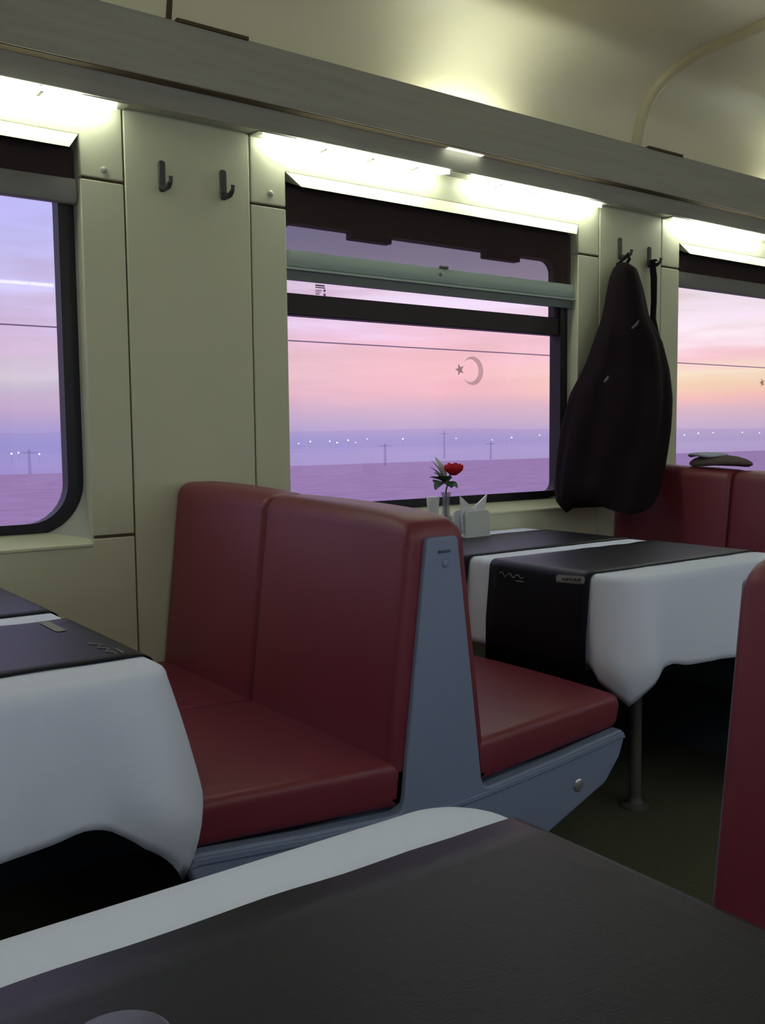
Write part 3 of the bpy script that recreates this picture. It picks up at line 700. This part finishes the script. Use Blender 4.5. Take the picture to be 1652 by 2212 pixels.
for p0, p1 in (((2.70, 1.455), (2.655, 1.425)), ((2.49, 1.255), (2.465, 1.235))):
    bm = bmesh.new(); y0, y1 = coat_front(*p0)+0.002, coat_front(*p1)+0.002
    tube(bm, [(p0[0], y0, p0[1]), ((p0[0]+p1[0])/2, (y0+y1)/2-0.004, (p0[1]+p1[1])/2), (p1[0], y1, p1[1])], [0.003, 0.005, 0.003], 8); obj('zip_pull', bm, 'coat_trim', body)

# folded cap on top of the far bench
bx, by, bz = BX+PITCH, 1.915, 0.9525
t = thing('flat_cap', (bx, by, bz), 'grey-brown cap with a pale lining lying on top of the far bench', 'cap')
bm = bmesh.new(); loft(bm, [[(bx+0.055*r*math.cos(q), by+0.105*r*math.sin(q)*(1.0 if math.sin(q) > 0 else 1.25), bz+z+0.004*math.sin(2*q)) for q in [2*PI*k/32 for k in range(32)]] for r, z in ((0.9, 0), (1.0, 0.006), (0.98, 0.014), (0.84, 0.024), (0.62, 0.031), (0.3, 0.034))]); obj('crown', bm, 'tweed', t, smooth=70)
bm = bmesh.new(); loft(bm, [[(bx-0.010+0.046*r*math.cos(q), by+0.030+0.074*r*math.sin(q), bz+z+0.003*math.sin(3*q)) for q in [2*PI*k/28 for k in range(28)]] for r, z in ((0.9, 0.030), (1.0, 0.034), (0.96, 0.040), (0.6, 0.0425), (0.2, 0.043))]); obj('lining', bm, 'tweed_top', t, smooth=70)

# ------------------------------------------------------------------ outside
def hgt(x, y): return EYE-2.15-0.0105*y+0.10*noise.noise(Vector((x*0.05, y*0.12, 2)))*min(1, y/20)
bm = bmesh.new(); xs = [-60+8*k for k in range(46)]; ys = [2.9, 4, 6, 9, 13, 18, 24, 31, 39, 48, 58, 69, 80, 92]
loft(bm, [[(x, y, hgt(x, y)-(0.35 if y > 90 else 0)) for x in xs] for y in ys], close=False, cap=False)
fld = obj('field', bm, 'field', smooth=80); fld['kind'] = 'structure'
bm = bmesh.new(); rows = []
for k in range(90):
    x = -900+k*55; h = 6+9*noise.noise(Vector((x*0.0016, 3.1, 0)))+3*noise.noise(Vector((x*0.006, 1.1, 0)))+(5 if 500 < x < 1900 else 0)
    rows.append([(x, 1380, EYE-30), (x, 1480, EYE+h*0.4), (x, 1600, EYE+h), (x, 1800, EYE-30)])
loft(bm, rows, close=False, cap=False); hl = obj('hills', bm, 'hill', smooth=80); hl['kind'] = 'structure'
for h_, ya_, r_, lb in ((0.1145, 10.0, 0.0085, 'dark overhead wire crossing the sky outside the windows'),):
    bm = bmesh.new(); tube(bm, [(x, ya_, EYE+h_*ya_+(0.0011*(x-3)*1.2 if h_ < 0.15 else 0)) for x in range(-20, 41, 4)], r_, 6)
    tag(obj('overhead_wire', bm, 'wire'), lb, 'wire')
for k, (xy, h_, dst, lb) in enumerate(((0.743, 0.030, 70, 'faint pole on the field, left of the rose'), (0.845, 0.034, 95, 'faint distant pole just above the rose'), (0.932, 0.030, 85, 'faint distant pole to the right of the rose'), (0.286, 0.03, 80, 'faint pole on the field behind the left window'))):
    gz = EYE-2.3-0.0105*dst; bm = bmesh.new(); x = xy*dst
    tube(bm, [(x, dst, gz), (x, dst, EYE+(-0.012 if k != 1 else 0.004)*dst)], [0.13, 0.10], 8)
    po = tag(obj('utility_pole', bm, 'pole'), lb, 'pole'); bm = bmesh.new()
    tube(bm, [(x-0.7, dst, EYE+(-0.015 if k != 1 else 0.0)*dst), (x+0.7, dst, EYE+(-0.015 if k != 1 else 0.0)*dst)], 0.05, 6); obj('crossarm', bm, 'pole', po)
TOWN = [(0.6104, -0.0101), (0.6273, -0.0081), (0.6562, -0.0079), (0.6674, -0.0098), (0.6845, -0.007), (0.696, -0.0101), (0.7144, -0.0056), (0.7728, -0.0062), (0.8666, -0.0066), (0.9342, -0.0093), (0.9737, -0.0064), (1.0312, -0.0035),
        (0.2686, -0.0158), (0.2755, -0.015), (0.2964, -0.0168), (0.3227, -0.0159), (1.3841, -0.0065), (1.4234, -0.0036), (1.4666, -0.0031), (1.5559, -0.0029), (1.611, -0.0042)]
proto = {}
for k, (a, e) in enumerate(TOWN):
    wn = 'middle' if 0.5 < a < 1.2 else 'left' if a < 0.5 else 'right'; dst = 700.0
    if not proto:
        bm = bmesh.new(); bmesh.ops.create_icosphere(bm, subdivisions=2, radius=0.5); o = obj('town_light', bm, 'town')
        bm = bmesh.new(); tube(bm, [(0, 0, -6), (0, 0, -0.3)], 0.12, 6); pl = obj('lamp_post', bm, 'pole'); pl.parent = o; proto = {'o': o, 'p': pl}
    else:
        o = proto['o'].copy(); COL.objects.link(o); q = proto['p'].copy(); COL.objects.link(q); q.parent = o
    o.location = (a*dst, dst, EYE+e*dst); sc = random.uniform(0.75, 1.25); o.scale = (sc, sc, sc)
    tag(o, 'tiny white town light far off, seen through the %s window' % wn, 'light', 'distant town lights in the %s window' % wn)
